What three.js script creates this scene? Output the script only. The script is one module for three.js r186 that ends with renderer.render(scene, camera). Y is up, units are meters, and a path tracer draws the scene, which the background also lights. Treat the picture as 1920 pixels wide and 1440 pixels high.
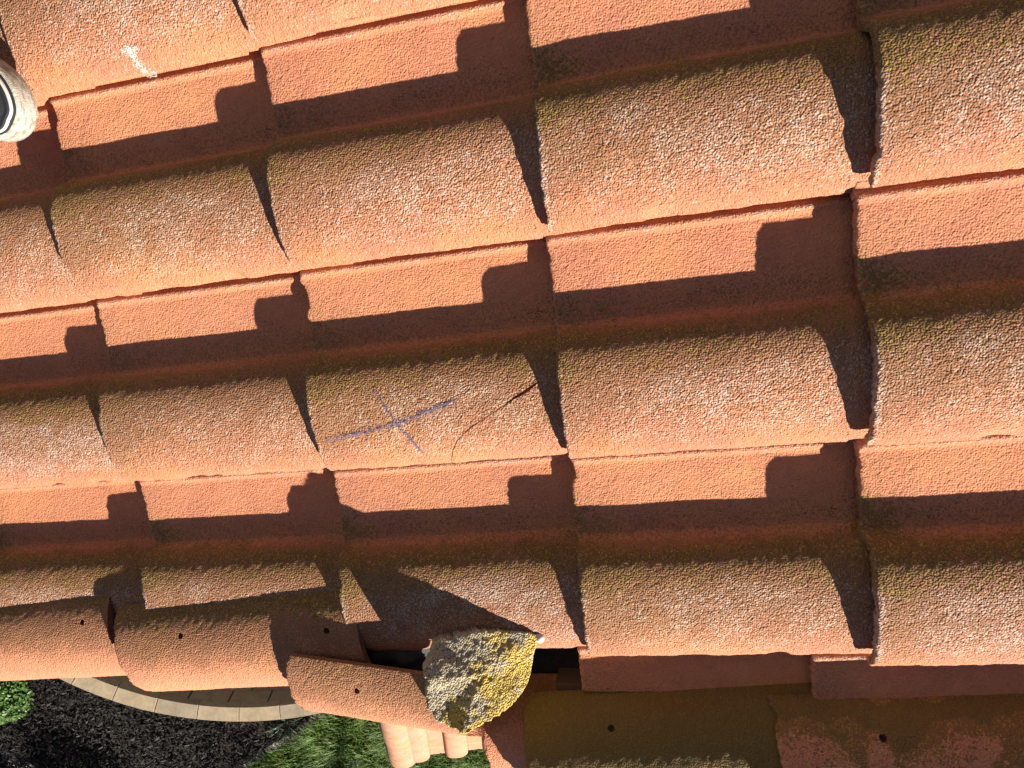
import * as THREE from 'three';
import { Sky } from 'three/addons/objects/Sky.js';
import { mergeGeometries, mergeVertices } from 'three/addons/utils/BufferGeometryUtils.js';
import { Brush, Evaluator, SUBTRACTION } from 'three-bvh-csg';

// ---------------------------------------------------------------- camera, sky, sun, exposure
const W = 1920, H = 1440, FOCAL = 1150;                 // photo size and focal length in its pixels
const PITCH = THREE.MathUtils.degToRad(18);             // pitch of the roof
const ROOF_Y = 5.3;                                     // height of the roof frame's origin above the ground
const roofFrame = new THREE.Matrix4().makeRotationZ(PITCH).setPosition(0, ROOF_Y, 0);   // x up the slope, y off the roof, z towards the gable edge

const scene = new THREE.Scene();
const renderer = new THREE.WebGLRenderer({ antialias: true });
renderer.toneMapping = THREE.LinearToneMapping;
renderer.toneMappingExposure = 2.28;
renderer.shadowMap.enabled = true;

const camera = new THREE.PerspectiveCamera(2 * Math.atan(H / 2 / FOCAL) * 180 / Math.PI, W / H, 0.05, 400);
const camX = new THREE.Vector3(0.96825316, -0.21792221, 0.12245705);
const camY = new THREE.Vector3(0.07609934, -0.20965662, -0.97480921);
const camZ = new THREE.Vector3(0.23810651, 0.953181, -0.18641695);
const camLocal = new THREE.Vector3(0.46784673, 0.76520768, 0.31883535);
{
  const m = new THREE.Matrix4().makeBasis(camX, camY, camZ).setPosition(camLocal).premultiply(roofFrame);
  m.decompose(camera.position, camera.quaternion, camera.scale);
  camera.scale.set(1, 1, 1);
  camera.updateMatrixWorld(true);
}
const sunDir = new THREE.Vector3(1.58, 1.0, 2.02).normalize().transformDirection(roofFrame);
const sky = new Sky();
sky.scale.setScalar(300);
sky.name = 'sky'; sky.userData = { kind: 'structure' };
sky.material.uniforms.sunPosition.value.copy(sunDir);
sky.material.uniforms.turbidity.value = 2;
sky.material.uniforms.rayleigh.value = 0.5;
sky.material.uniforms.mieCoefficient.value = 0.002;
scene.add(sky);
scene.environmentIntensity = 0.1;
const sun = new THREE.DirectionalLight(new THREE.Color(1.0, 0.93, 0.82), 5);
sun.position.copy(sunDir).multiplyScalar(30).add(new THREE.Vector3(0, ROOF_Y, 0));
sun.target.position.set(0, ROOF_Y, 0);
sun.castShadow = true; sun.shadow.radius = 1;
sun.shadow.mapSize.set(4096, 4096);
Object.assign(sun.shadow.camera, { left: -9, right: 9, top: 9, bottom: -9, near: 1, far: 70 });
scene.add(sun, sun.target);

// ---------------------------------------------------------------- helpers
let seed = 12345;
const rnd = () => { seed = (seed + 0x6D2B79F5) | 0; let t = Math.imul(seed ^ (seed >>> 15), 1 | seed); t = (t + Math.imul(t ^ (t >>> 7), 61 | t)) ^ t; return ((t ^ (t >>> 14)) >>> 0) / 4294967296; };
const rr = (a, b) => a + (b - a) * rnd();
const NT = new Float32Array(65536); for (let i = 0; i < 65536; i++) NT[i] = rnd();
const hash = (x, y) => NT[(Math.imul(x, 73856093) ^ Math.imul(y, 19349663)) & 65535];
function vn(x, y) {
  const xi = Math.floor(x), yi = Math.floor(y); let fx = x - xi, fy = y - yi;
  fx = fx * fx * (3 - 2 * fx); fy = fy * fy * (3 - 2 * fy);
  const a = hash(xi, yi), b = hash(xi + 1, yi), c = hash(xi, yi + 1), d = hash(xi + 1, yi + 1);
  return a + (b - a) * fx + (c - a) * fy + (a - b - c + d) * fx * fy;
}
const worley = (x, y) => { const xi = Math.floor(x), yi = Math.floor(y); let b = 9; for (let j = -1; j <= 1; j++) for (let i = -1; i <= 1; i++) { const cx = xi + i, cy = yi + j, dx = cx + 0.1 + 0.8 * hash(cx, cy) - x, dy = cy + 0.1 + 0.8 * hash(cx + 911, cy + 37) - y, d = dx * dx + dy * dy; if (d < b) b = d; } return Math.sqrt(b); };
const fbm = (x, y, o = 3) => { let s = 0, a = 0.5, t = 0; for (let i = 0; i < o; i++) { s += a * vn(x, y); t += a; x = x * 2.03 + 17.1; y = y * 2.03 + 9.7; a *= 0.5; } return s / t; };
const sst = (a, b, x) => { const t = Math.min(1, Math.max(0, (x - a) / (b - a))); return t * t * (3 - 2 * t); };
const gss = (x, m, s) => Math.exp(-(((x - m) / s) ** 2));
const clamp = (x, a, b) => Math.min(b, Math.max(a, x));
const V = (x, y, z) => new THREE.Vector3(x, y, z);

// a photo pixel -> a point of the roof frame at height n off the roof, or a world point at height h over the ground
function pxDir(x, y) { return camX.clone().multiplyScalar((x - W / 2) / FOCAL).addScaledVector(camY, -(y - H / 2) / FOCAL).sub(camZ); }
function onRoof(x, y, n = 0) { const d = pxDir(x, y); return camLocal.clone().addScaledVector(d, (n - camLocal.y) / d.y); }
function onGround(x, y, h = 0) { const d = pxDir(x, y).applyQuaternion(new THREE.Quaternion().setFromRotationMatrix(roofFrame)); return camera.position.clone().addScaledVector(d, (h - camera.position.y) / d.y); }

const usedNames = {};
function numbered(name) { const k = usedNames[name] = (usedNames[name] ?? -1) + 1; return k ? `${name}_${String(k).padStart(3, '0')}` : name; }
function thing(name, label, category, group, kind) {
  const o = new THREE.Group(); o.name = numbered(name); o.userData = {};
  if (label) o.userData.label = label; if (category) o.userData.category = category;
  if (group) o.userData.group = group; if (kind) o.userData.kind = kind;
  scene.add(o); return o;
}
function part(name, geo, mat, parent) { const m = new THREE.Mesh(geo, mat); m.name = name; m.castShadow = m.receiveShadow = true; (parent || scene).add(m); return m; }

function dataTex(w, h, fn, srgb) {                       // fn(u, v, out) fills out[0..2] with linear 0..1
  const d = new Uint8Array(w * h * 4), o = [0, 0, 0];
  for (let j = 0, k = 0; j < h; j++) for (let i = 0; i < w; i++, k += 4) {
    fn((i + 0.5) / w, (j + 0.5) / h, o);
    for (let c = 0; c < 3; c++) { const v = clamp(o[c], 0, 1); d[k + c] = 255 * (srgb ? (v <= 0.0031308 ? v * 12.92 : 1.055 * v ** (1 / 2.4) - 0.055) : v) + 0.5; }
    d[k + 3] = 255;
  }
  const t = new THREE.DataTexture(d, w, h); t.magFilter = THREE.LinearFilter; t.minFilter = THREE.LinearMipmapLinearFilter; t.generateMipmaps = true;
  t.wrapS = t.wrapT = THREE.RepeatWrapping; if (srgb) t.colorSpace = THREE.SRGBColorSpace; t.needsUpdate = true; return t;
}
const mixTo = (o, r, g, b, k) => { o[0] += (r - o[0]) * k; o[1] += (g - o[1]) * k; o[2] += (b - o[2]) * k; };

// stippled relief of the cast concrete, 0.21 m square
const reliefTex = dataTex(1024, 1024, (u, v, o) => {
  const x = u * 210, y = v * 210;                        // millimetres
  const w = (px, a, s) => { const per = 210 / px; const f = (X, Y) => vn(((X % per) + per) % per + s, ((Y % per) + per) % per + s); return a * f(x / px, y / px); };
  const g = 0.5 * (1 - Math.min(1, worley(x / 2.8, y / 2.8) * 1.1)) + w(3.0, 0.2, 0) + w(1.5, 0.2, 300) + w(0.75, 0.15, 700);
  o[0] = o[1] = o[2] = sst(0.15, 0.95, g / 1.05);
}, false);
const relief = (rep) => { const t = reliefTex.clone(); t.repeat.set(rep, rep); t.needsUpdate = true; return t; };
const reliefM = relief(1 / 0.21);

// ---------------------------------------------------------------- roof tiles
const TL = 0.35, TW = 0.2874, LEN = 0.425, TILT = 0.0220, PAN = 0.118, EDGE = 0.012, CREST = 0.048;
const CZ = PAN + (TW - PAN) / 2 - 0.002;                 // crest line
const RB = TW - CZ;
const rawProfile = (z) => z > CZ ? EDGE + (CREST - EDGE) * (1 - Math.min(0.985, (z - CZ) / RB) ** 2.05) ** (1 / 2.05) : z > PAN ? CREST * (1 - ((CZ - z) / (CZ - PAN)) ** 2.4) ** (1 / 2.4) : 0;
const profTable = []; for (let i = 0; i <= 640; i++) { const z = i * 0.0005; let v = 0; for (let k = -8; k <= 8; k++) v += rawProfile(Math.max(0, z < CZ ? z + k * 0.0005 : z)) / 17; profTable.push(v); }
function profile(z) {                                    // height of the tile's top over its pan
  if (z < 0) return -0.003 + 0.0035 * (gss(z, -0.009, 0.0035) + gss(z, -0.021, 0.0035));
  const f = Math.min(639, z / 0.0005), i = Math.floor(f); let h = profTable[i] + (profTable[i + 1] - profTable[i]) * (f - i);
  if (z < 0.016) h += -0.003 * (1 - sst(0, 0.003, z)) + 0.0022 * gss(z, 0.008, 0.0035);
  return h;
}
// a closed shell over a profile: pts [z, y] from the inner to the outer side, butt end at x = 0
function shellGeo(prof, { len = LEN, nx = 110, thick = 0.011, sd = 0, rough = 0.0005, chip = 0.0024, brokenEnd = 0, wave = 0.0008, calm = 0, fine = 220 }) {
  const np = prof.length, nrm = prof.map((p, i) => {
    const a = prof[Math.max(0, i - 1)], b = prof[Math.min(np - 1, i + 1)]; const dx = b[0] - a[0], dy = b[1] - a[1], l = Math.hypot(dx, dy); return [-dy / l, dx / l];
  });
  let s = 0; const arc = prof.map((p, i) => { if (i) s += Math.hypot(p[0] - prof[i - 1][0], p[1] - prof[i - 1][1]); return s; });
  const xs = [0, 0.0012, 0.003]; for (let i = 1; i <= nx; i++) xs.push(0.003 + (len - 0.003) * i / nx);
  const NX = xs.length, pos = [], uv = [], idx = [];
  const top = (i, j) => i * np + j, N = NX * np, bot = (i, j) => N + i * np + j;
  for (let layer = 0; layer < 2; layer++) for (let i = 0; i < NX; i++) for (let j = 0; j < np; j++) {
    const a = arc[j]; let x = xs[i];
    const e = (1 - sst(0, 0.03, x));                     // worn butt edge
    x += e * ((fbm(a * 90 + sd * 7, sd * 3.1 + layer * 0.25, 3) - 0.5) * 2 * chip + (vn(a * 330 + sd * 5, layer * 0.6 + sd) - 0.5) * chip * 0.9 + Math.max(0, fbm(a * 45 + sd * 13, sd + 5, 2) - 0.68) * 0.03);
    if (brokenEnd) { const q = sst(len * 0.55, len, xs[i]); x += q * (fbm(a * 38 + sd, layer * 0.3 + sd, 4) - 0.6) * brokenEnd; }
    let off = 0; const side = sst(np - 7, np - 1, j) * ((fbm(xs[i] * 55 + sd * 3, 9 + sd, 3) - 0.5) * 0.0035 - Math.max(0, fbm(xs[i] * 24 + sd * 9, sd, 2) - 0.66) * 0.02);
    if (layer === 0) {
      off = (fbm(xs[i] * fine + sd * 31, a * fine + sd * 17, 2) - 0.5) * 2 * rough * (a < calm ? 0.45 : 1) + (fbm(xs[i] * 14 + sd * 5, a * 14, 2) - 0.5) * 2 * wave;
      off -= i === 0 ? 0.0022 : i === 1 ? 0.0007 : 0;
    } else off = -thick;
    pos.push(x, prof[j][1] + nrm[j][1] * off, prof[j][0] + nrm[j][0] * off + side); uv.push(xs[i], a);
  }
  for (let i = 0; i < NX - 1; i++) for (let j = 0; j < np - 1; j++) {
    idx.push(top(i, j), top(i, j + 1), top(i + 1, j), top(i + 1, j), top(i, j + 1), top(i + 1, j + 1));
    idx.push(bot(i, j), bot(i + 1, j), bot(i, j + 1), bot(i + 1, j), bot(i + 1, j + 1), bot(i, j + 1));
  }
  const g = new THREE.BufferGeometry();
  g.setAttribute('position', new THREE.Float32BufferAttribute(pos, 3)); g.setAttribute('uv', new THREE.Float32BufferAttribute(uv, 2)); g.setIndex(idx); g.computeVertexNormals();
  // rim, with its own sharp normals
  const rp = [], ru = [], P = (k) => [pos[3 * k], pos[3 * k + 1], pos[3 * k + 2]], U = (k, dv) => [uv[2 * k] + dv * 0.7, uv[2 * k + 1] + dv];
  const quad = (a, b, c, d) => { for (const [k, dv] of [[a, 0], [b, thick], [c, 0], [c, 0], [b, thick], [d, thick]]) { rp.push(...P(k)); ru.push(...U(k, dv)); } };
  for (let j = 0; j < np - 1; j++) { quad(top(0, j), bot(0, j), top(0, j + 1), bot(0, j + 1)); quad(top(NX - 1, j + 1), bot(NX - 1, j + 1), top(NX - 1, j), bot(NX - 1, j)); }
  for (let i = 0; i < NX - 1; i++) { quad(top(i + 1, 0), bot(i + 1, 0), top(i, 0), bot(i, 0)); quad(top(i, np - 1), bot(i, np - 1), top(i + 1, np - 1), bot(i + 1, np - 1)); }
  const r = new THREE.BufferGeometry(); r.setAttribute('position', new THREE.Float32BufferAttribute(rp, 3)); r.setAttribute('uv', new THREE.Float32BufferAttribute(ru, 2)); r.computeVertexNormals();
  return mergeGeometries([g.toNonIndexed(), r]);
}
function tileProfile(z0, z1, n) { const p = []; for (let i = 0; i <= n; i++) { const z = z0 + (z1 - z0) * i / n; p.push([z, profile(z)]); } return p; }
const S0 = 0.028;                                        // width of the covered side lap
const tileTop = tileProfile(-S0, TW, 124);
const arcOf = (() => { let s = 0; const a = tileTop.map((p, i) => { if (i) s += Math.hypot(p[0] - tileTop[i - 1][0], p[1] - tileTop[i - 1][1]); return [s, p[0]]; }); return a; })();
const TILE_ARC = arcOf[arcOf.length - 1][0];
const zOfArc = (s) => { const k = clamp(s / TILE_ARC, 0, 1) * (arcOf.length - 1); let i = 0; while (i < arcOf.length - 2 && arcOf[i + 1][0] < s) i++; const a = arcOf[i], b = arcOf[i + 1]; return a[1] + (b[1] - a[1]) * clamp((s - a[0]) / (b[0] - a[0]), 0, 1); };

// colour of a cast tile: pigment, bare sand, lichen and moss grains. x, y in millimetres; mo moss, br brown crust, wh pale lichen, dk black specks
function crust(o, x, y, sd, mo, br, wh, dk, warm) {
  const big = fbm(x / 60 + sd, y / 60 + sd * 2, 3), mid = fbm(x / 14 + sd * 3, y / 14, 3), f1 = vn(x / 1.9 + sd * 11, y / 1.9), f2 = vn(x / 0.95 + sd * 5, y / 0.95 + 40), f3 = vn(x / 3.3 + 70, y / 3.3 + sd * 9);
  const t = 0.86 + 0.22 * mid + 0.12 * (big - 0.5) + 0.16 * (f2 - 0.5) + 0.10 * (f3 - 0.5);
  o[0] = (0.60 - 0.12 * warm) * t; o[1] = (0.238 - 0.050 * warm + 0.02 * (big - 0.5)) * t; o[2] = (0.122 - 0.030 * warm - 0.02 * (big - 0.5)) * t;
  const g = 0.6 * f1 + 0.4 * f2;
  // weathered crust, brown
  let k = br * (0.45 + 1.1 * mid); k = sst(1 - k - 0.3, 1 - k + 0.3, g + 0.12); mixTo(o, 0.245, 0.112, 0.048, 0.75 * k);
  // pale lichen and bare sand
  k = wh * (0.38 + 0.9 * fbm(x / 24 + 9 * sd, y / 24 + 3, 3)); k = sst(1.04 - k * 0.42, 1.16 - k * 0.42, 0.4 * vn(x / 1.7 + 33, y / 1.7 + sd) + 0.6 * f2 + 0.2); mixTo(o, 0.48 + 0.14 * f3, 0.345 + 0.14 * f3, 0.265 + 0.14 * f3, 0.75 * k);
  // moss: dark olive cushion with yellow tips
  k = mo * (0.3 + 1.4 * fbm(x / 15 + 5 * sd, y / 15 + 60, 3)); const m = sst(1 - k - 0.12, 1 - k + 0.12, 0.5 * f3 + 0.5 * f1 + 0.1); if (mo > 1.3) mixTo(o, 0.150, 0.105, 0.022, 0.9 * m); else mixTo(o, 0.185, 0.100, 0.026, 0.8 * m);
  const y2 = sst(0.60, 0.76, f2 * 0.6 + f1 * 0.4) * m * (mo > 1.3 ? 0.3 : 1); mixTo(o, 0.50, 0.335, 0.055, 0.8 * y2);
  // black specks
  k = dk * fbm(x / 26 + 2 * sd, y / 26 + 20, 3); const d = sst(0.90 - 0.28 * k, 0.96 - 0.28 * k, 0.6 * vn(x / 1.7 + 11 * sd, y / 1.7 + 90) + 0.4 * vn(y / 1.3 + 5, x / 1.3 + sd * 3)); mixTo(o, 0.11, 0.062, 0.042, 0.7 * d);
}
const tileMaps = [];
for (let v = 0; v < 8; v++) {
  const sd = 3.7 + v * 2.31, zl = new Float32Array(768); for (let j = 0; j < 768; j++) zl[j] = zOfArc((j + 0.5) / 768 * TILE_ARC) * 1000;
  const mossy = [1.15, 0.65, 1.0, 0.5, 1.2, 0.75, 1.1, 0.6][v], pale = [0.72, 1.0, 0.66, 0.9, 0.85, 0.75, 0.8, 0.6][v];
  const t = dataTex(1024, 768, (u, w, o) => {
    const x = u * LEN * 1000, z = zl[Math.min(767, Math.floor(w * 768))], y = w * TILE_ARC * 1000;
    const wob = (fbm(x / 40 + sd, z / 90 + 4, 2) - 0.5) * 26, zz = z + wob;
    const barrel = sst(118, 126, z), butt = gss(x, 0, 55);
    const mo = mossy * (0.42 * gss(zz, 126, 9) + 0.36 * sst(120, 132, z) * (1 - sst(142, 195, zz)) + butt * 0.5 * gss(zz, 95, 30) + 0.25 * butt * barrel * (1 - sst(170, 230, zz)));
    const br = (mossy > 0.9 ? 0.22 * barrel * (1 - sst(215, 265, zz)) : 0) + 0.34 * gss(zz, 145, 32) + barrel * (0.30 + 0.35 * (1 - sst(180, 240, zz)) * (0.35 + 0.9 * gss(x, 20, 120))) * (1 - 0.7 * sst(235, 275, zz)) + 0.26 * gss(zz, 98, 24) + 0.24 * butt;
    const wh = pale * barrel * sst(140, 180, zz) * (1 - 0.6 * sst(250, 276, zz)) * (0.5 + 0.5 * sst(10, 120, x)) + 0.12 + 0.8 * gss(z, 7, 4.5) + mossy * 0.7 * gss(x, 0, 7) * barrel;
    crust(o, x, y, sd, mo, br, wh, 0.35 + 0.9 * gss(zz, 92, 26) - 0.2 * barrel, barrel);
  }, true);
  t.repeat.set(1 / LEN, 1 / TILE_ARC); tileMaps.push(t);
}
const tileRelief = dataTex(1024, 768, (u, w, o) => {
  const x = u * LEN * 1000, y = w * TILE_ARC * 1000, k = y < 148 ? 0.55 : 1;
  const g = 0.55 * (1 - Math.min(1, worley(x / 2.7, y / 2.7) * 1.15)) * (0.5 + vn(x / 3.1 + 4, y / 3.1)) + 0.25 * vn(x / 1.5 + 80, y / 1.5) + 0.2 * vn(x / 0.9 + 9, y / 0.9 + 50), pit = sst(0.80, 0.95, vn(x / 2.4 + 300, y / 2.4));
  o[0] = o[1] = o[2] = 0.5 + k * (g - 0.5 - 0.35 * pit);
}, false); tileRelief.repeat.set(1 / LEN, 1 / TILE_ARC);
const tileMats = tileMaps.map((map, i) => new THREE.MeshStandardMaterial({ map, bumpMap: tileRelief, bumpScale: 0.0021, roughness: 0.92, metalness: 0, color: new THREE.Color().setRGB(...[[1, 1, 1], [0.97, 0.95, 0.95], [1.02, 1.03, 1.0], [0.96, 0.97, 1.0], [1, 0.98, 0.96], [1.02, 1, 1], [0.95, 0.96, 0.97], [1, 1.02, 1.02]][i]) }));
const tileGeos = [0, 1, 2, 3, 4].map((k) => shellGeo(tileTop, { sd: 1.3 + k * 4.7, nx: 150, calm: 0.148 }));
const rowZ = (i, j) => TW * j - 0.0018364 * i, colX = (i, j) => TL * i - 0.00428 * j;

const house = thing('house', 'house roof of weathered terracotta tiles with a broken gable edge', 'house');
house.applyMatrix4(roofFrame);

// ---- deck and walls under the tiles
{
  const felt = new THREE.MeshStandardMaterial({ color: new THREE.Color().setRGB(0.018, 0.017, 0.017), roughness: 0.95, bumpMap: relief(8), bumpScale: 0.002 });
  const wood = new THREE.MeshStandardMaterial({ color: new THREE.Color().setRGB(0.16, 0.09, 0.05), roughness: 0.85 });
  const stucco = new THREE.MeshStandardMaterial({ color: new THREE.Color().setRGB(0.55, 0.47, 0.38), roughness: 0.95, bumpMap: relief(6), bumpScale: 0.003 });
  const box = (x0, x1, y0, y1, z0, z1) => { const g = new THREE.BoxGeometry(x1 - x0, y1 - y0, z1 - z0); g.translate((x0 + x1) / 2, (y0 + y1) / 2, (z0 + z1) / 2); return g; };
  const u = new THREE.PlaneGeometry(4.4, 2.1, 100, 60); u.rotateX(-Math.PI / 2); u.translate(0, -0.082, -0.06);
  const p = u.attributes.position; for (let i = 0; i < p.count; i++) p.setY(i, p.getY(i) + 0.004 * fbm(p.getX(i) * 14, p.getZ(i) * 9, 3)); u.computeVertexNormals();
  part('underlayment', u, felt, house);
  part('roof_deck', box(-2.2, 2.2, -0.105, -0.09, -1.12, 0.99), wood, house);
  part('barge_board', box(-2.2, 0.27, -0.30, -0.108, 0.955, 0.985), wood, house);
  part('nailing_board', box(0.275, 2.2, -0.30, -0.045, 0.945, 1.06), wood, house);
  const wall = part('wall', new THREE.BoxGeometry(3.0, 4.6, 1.7), stucco, house);
  wall.position.set(1.55, -2.70, -0.25); wall.rotation.z = -PITCH;
}

// ---- courses of tiles
const tiles = {}, plainTile = shellGeo(tileProfile(-S0, TW, 60), { sd: 91, nx: 30 });
for (let j = -3; j <= 3; j++) for (let i = -6; i <= 5; i++) {
  const k = Math.abs((i * 7 + j * 13 + 40)), m = part('roof_tile', i < -3 || i > 2 || j < -1 ? plainTile : tileGeos[k % 5], tileMats[j === 3 || (i >= 2 && j > 0) ? [0, 4, 2, 6][(i * 3 + j + 40) % 4] : Math.abs(i * 3 + j * 5 + 48) % 8], house);
  m.position.set(colX(i, j) + rr(-0.002, 0.002), -EDGE + (i >= 2 ? 0.007 : 0) + rr(-0.001, 0.001), rowZ(i, j) - TW + rr(-0.001, 0.001));
  m.rotation.set(rr(-0.003, 0.003), rr(-0.003, 0.003), -TILT / TL + rr(-0.002, 0.002));
  tiles[i + ',' + j] = m;
}
// the cut tiles along the gable, their outer side under the edge tiles; one is missing
{
  const prof = tileProfile(-S0, 0.075, 36), g = shellGeo(prof, { sd: 40.3, nx: 110, calm: 1 });
  for (let i = -6; i <= 5; i++) if (i !== 0) {
    const m = part('cut_roof_tile', g, tileMats[(i + 17) % 8], house);
    m.position.set(colX(i, 4) + (i === 2 ? -0.052 : i === 1 ? -0.012 : 0), -EDGE - 0.004 + (i >= 2 ? 0.006 : 0), rowZ(i, 4) - TW - (i < 0 ? 0.008 : 0)); m.rotation.z = -TILT / TL;
  }
}

function marker(t) {                                     // draws thin marks on a tile's surface along photo pixels
  t.updateMatrix(); const inv = t.matrix.clone().invert();
  const local = (x, y) => { let n = 0.03, q; for (let it = 0; it < 6; it++) { q = onRoof(x, y, n).applyMatrix4(inv); const h = profile(q.z); const w = V(q.x, h, q.z).applyMatrix4(t.matrix); n = w.y; } return [q.x, q.z]; };
  const surf = (x, z, o) => { const d = 0.001, nz = -(profile(z + d) - profile(z - d)) / (2 * d), l = Math.hypot(1, nz); return V(x, profile(z) + o / l, z + o * nz / l); };
  const stroke = (pts, w) => {
    const c = new THREE.CatmullRomCurve3(pts.map(([x, y]) => { const q = local(x, y); return V(q[0], 0, q[1]); })), n = 60, pos = [], uv = [], idx = [];
    for (let i = 0; i <= n; i++) {
      const p = c.getPoint(i / n), d = c.getTangent(i / n), ww = w * (0.55 + 0.45 * Math.sin(Math.PI * (0.08 + 0.84 * i / n)));
      for (let k = -2; k <= 2; k++) { const q = surf(p.x - d.z * ww * k / 4, p.z + d.x * ww * k / 4, 0.0013); pos.push(q.x, q.y, q.z); uv.push(i / n, (k + 2) / 4); }
      if (i) for (let k = 0; k < 4; k++) { const a = (i - 1) * 5 + k; idx.push(a, a + 1, a + 5, a + 5, a + 1, a + 6); }
    }
    const g = new THREE.BufferGeometry(); g.setAttribute('position', new THREE.Float32BufferAttribute(pos, 3)); g.setAttribute('uv', new THREE.Float32BufferAttribute(uv, 2)); g.setIndex(idx); g.computeVertexNormals(); return g;
  };
  return { local, stroke };
}
// ---- cracked tile with a crayon cross
{
  const t = tiles['0,2']; t.userData.label = 'cracked roof tile marked with a blue crayon cross';
  const { local, stroke } = marker(t);
  const crayon = new THREE.MeshStandardMaterial({ color: new THREE.Color().setRGB(0.10, 0.098, 0.21), roughness: 0.8, alphaTest: 0.5, side: THREE.DoubleSide,
    alphaMap: dataTex(512, 128, (u, v, o) => { const e = 1 - Math.abs(v - 0.5) * 2; const n = 0.55 * vn(u * 70, v * 12) + 0.45 * vn(u * 150 + 9, v * 26); const band = 0.75 + 0.5 * (vn(u * 7 + 3, 2) - 0.5); o[0] = o[1] = o[2] = n < 0.24 + 0.32 * Math.sqrt(Math.max(0, e)) * band ? 1 : 0; }, false) });
  const cross = part('crayon_cross', mergeGeometries([stroke([[612, 826], [660, 815], [745, 794], [800, 772], [856, 750]], 0.0095), stroke([[703, 730], [722, 760], [745, 794], [768, 820], [797, 851]], 0.006)]), crayon, t);
  cross.userData.label = 'blue crayon cross drawn on the cracked tile';
  // hairline crack that opens near the covered end
  const line = [[1012, 714, 1.2], [1003, 719, 3.0], [990, 731, 6.5], [975, 740, 5.5], [962, 748, 3.5], [950, 756, 1.5], [930, 770, 0.7], [905, 785, 0.7], [885, 800, 1.6], [866, 816, 0.7], [856, 828, 1.5], [850, 845, 1.8], [845, 862, 1.2], [843, 876, 0.9]];
  const pos = [], L2 = line.map(([x, y, w], i) => { const q = local(x + rr(-2, 2), y + rr(-1, 1)); return [q[0], q[1], w * 0.00062 + 0.00022]; });
  const ring = (k) => { const a = L2[Math.max(0, k - 1)], b = L2[Math.min(L2.length - 1, k + 1)]; let dx = b[0] - a[0], dz = b[1] - a[1]; const l = Math.hypot(dx, dz); dx /= l; dz /= l; const [x, z, w] = L2[k], e = (k === 0 || k === L2.length - 1) ? 0.2 : 1, y = profile(clamp(z, 0, TW)); return [[x - dz * w * e, y + 0.012, z + dx * w * e], [x + dz * w * e, y + 0.012, z - dx * w * e], [x + dz * w * e * 0.3, y - 0.0085, z - dx * w * e * 0.3], [x - dz * w * e * 0.3, y - 0.0085, z + dx * w * e * 0.3]]; };
  const R = L2.map((_, k) => ring(k)), q = (a, b, c, d) => pos.push(...a, ...b, ...c, ...a, ...c, ...d);
  for (let k = 0; k < R.length - 1; k++) for (let e = 0; e < 4; e++) q(R[k][e], R[k][(e + 1) % 4], R[k + 1][(e + 1) % 4], R[k + 1][e]);
  q(R[0][3], R[0][2], R[0][1], R[0][0]); const E = R[R.length - 1]; q(E[0], E[1], E[2], E[3]);
  let cg = new THREE.BufferGeometry(); cg.setAttribute('position', new THREE.Float32BufferAttribute(pos, 3)); cg.setAttribute('uv', new THREE.Float32BufferAttribute(new Float32Array(pos.length / 3 * 2), 2));
  // orient outward
  let vol = 0; const a = V(), b = V(), c = V(); for (let i = 0; i < pos.length; i += 9) { a.set(pos[i], pos[i + 1], pos[i + 2]); b.set(pos[i + 3], pos[i + 4], pos[i + 5]); c.set(pos[i + 6], pos[i + 7], pos[i + 8]); vol += a.dot(b.cross(c)); }
  if (vol < 0) { const p = cg.attributes.position; for (let i = 0; i < p.count; i += 3) { const v = [p.getX(i), p.getY(i), p.getZ(i)]; p.setXYZ(i, p.getX(i + 1), p.getY(i + 1), p.getZ(i + 1)); p.setXYZ(i + 1, ...v); } }
  cg.computeVertexNormals();
  const ev = new Evaluator(); ev.useGroups = false; ev.attributes = ['position', 'normal', 'uv'];
  const A = new Brush(shellGeo(tileTop, { sd: 22.1, nx: 150, calm: 0.148 })), B = new Brush(cg); A.updateMatrixWorld(); B.updateMatrixWorld();
  const res = ev.evaluate(A, B, SUBTRACTION); res.geometry.clearGroups(); t.geometry = res.geometry;
}

// ---- white smear on a tile by the shoe
{
  const t = tiles['-1,0'], { stroke } = marker(t); t.userData.label = 'roof tile with a short white smear';
  const chalk = new THREE.MeshStandardMaterial({ color: new THREE.Color().setRGB(0.62, 0.52, 0.44), roughness: 0.9, alphaTest: 0.5, side: THREE.DoubleSide,
    alphaMap: dataTex(256, 128, (u, v, o) => { const e = 1 - Math.abs(v - 0.5) * 2, n = 0.5 * vn(u * 26, v * 14 + 40) + 0.5 * vn(u * 60, v * 30); o[0] = o[1] = o[2] = n < 0.16 + 0.42 * Math.sqrt(Math.max(0, e)) ? 1 : 0; }, false) });
  part('white_smear', mergeGeometries([stroke([[236, 84], [248, 100], [262, 122], [276, 136], [296, 139]], 0.016), stroke([[226, 92], [236, 97], [258, 88]], 0.009)]), chalk, t);
}

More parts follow.
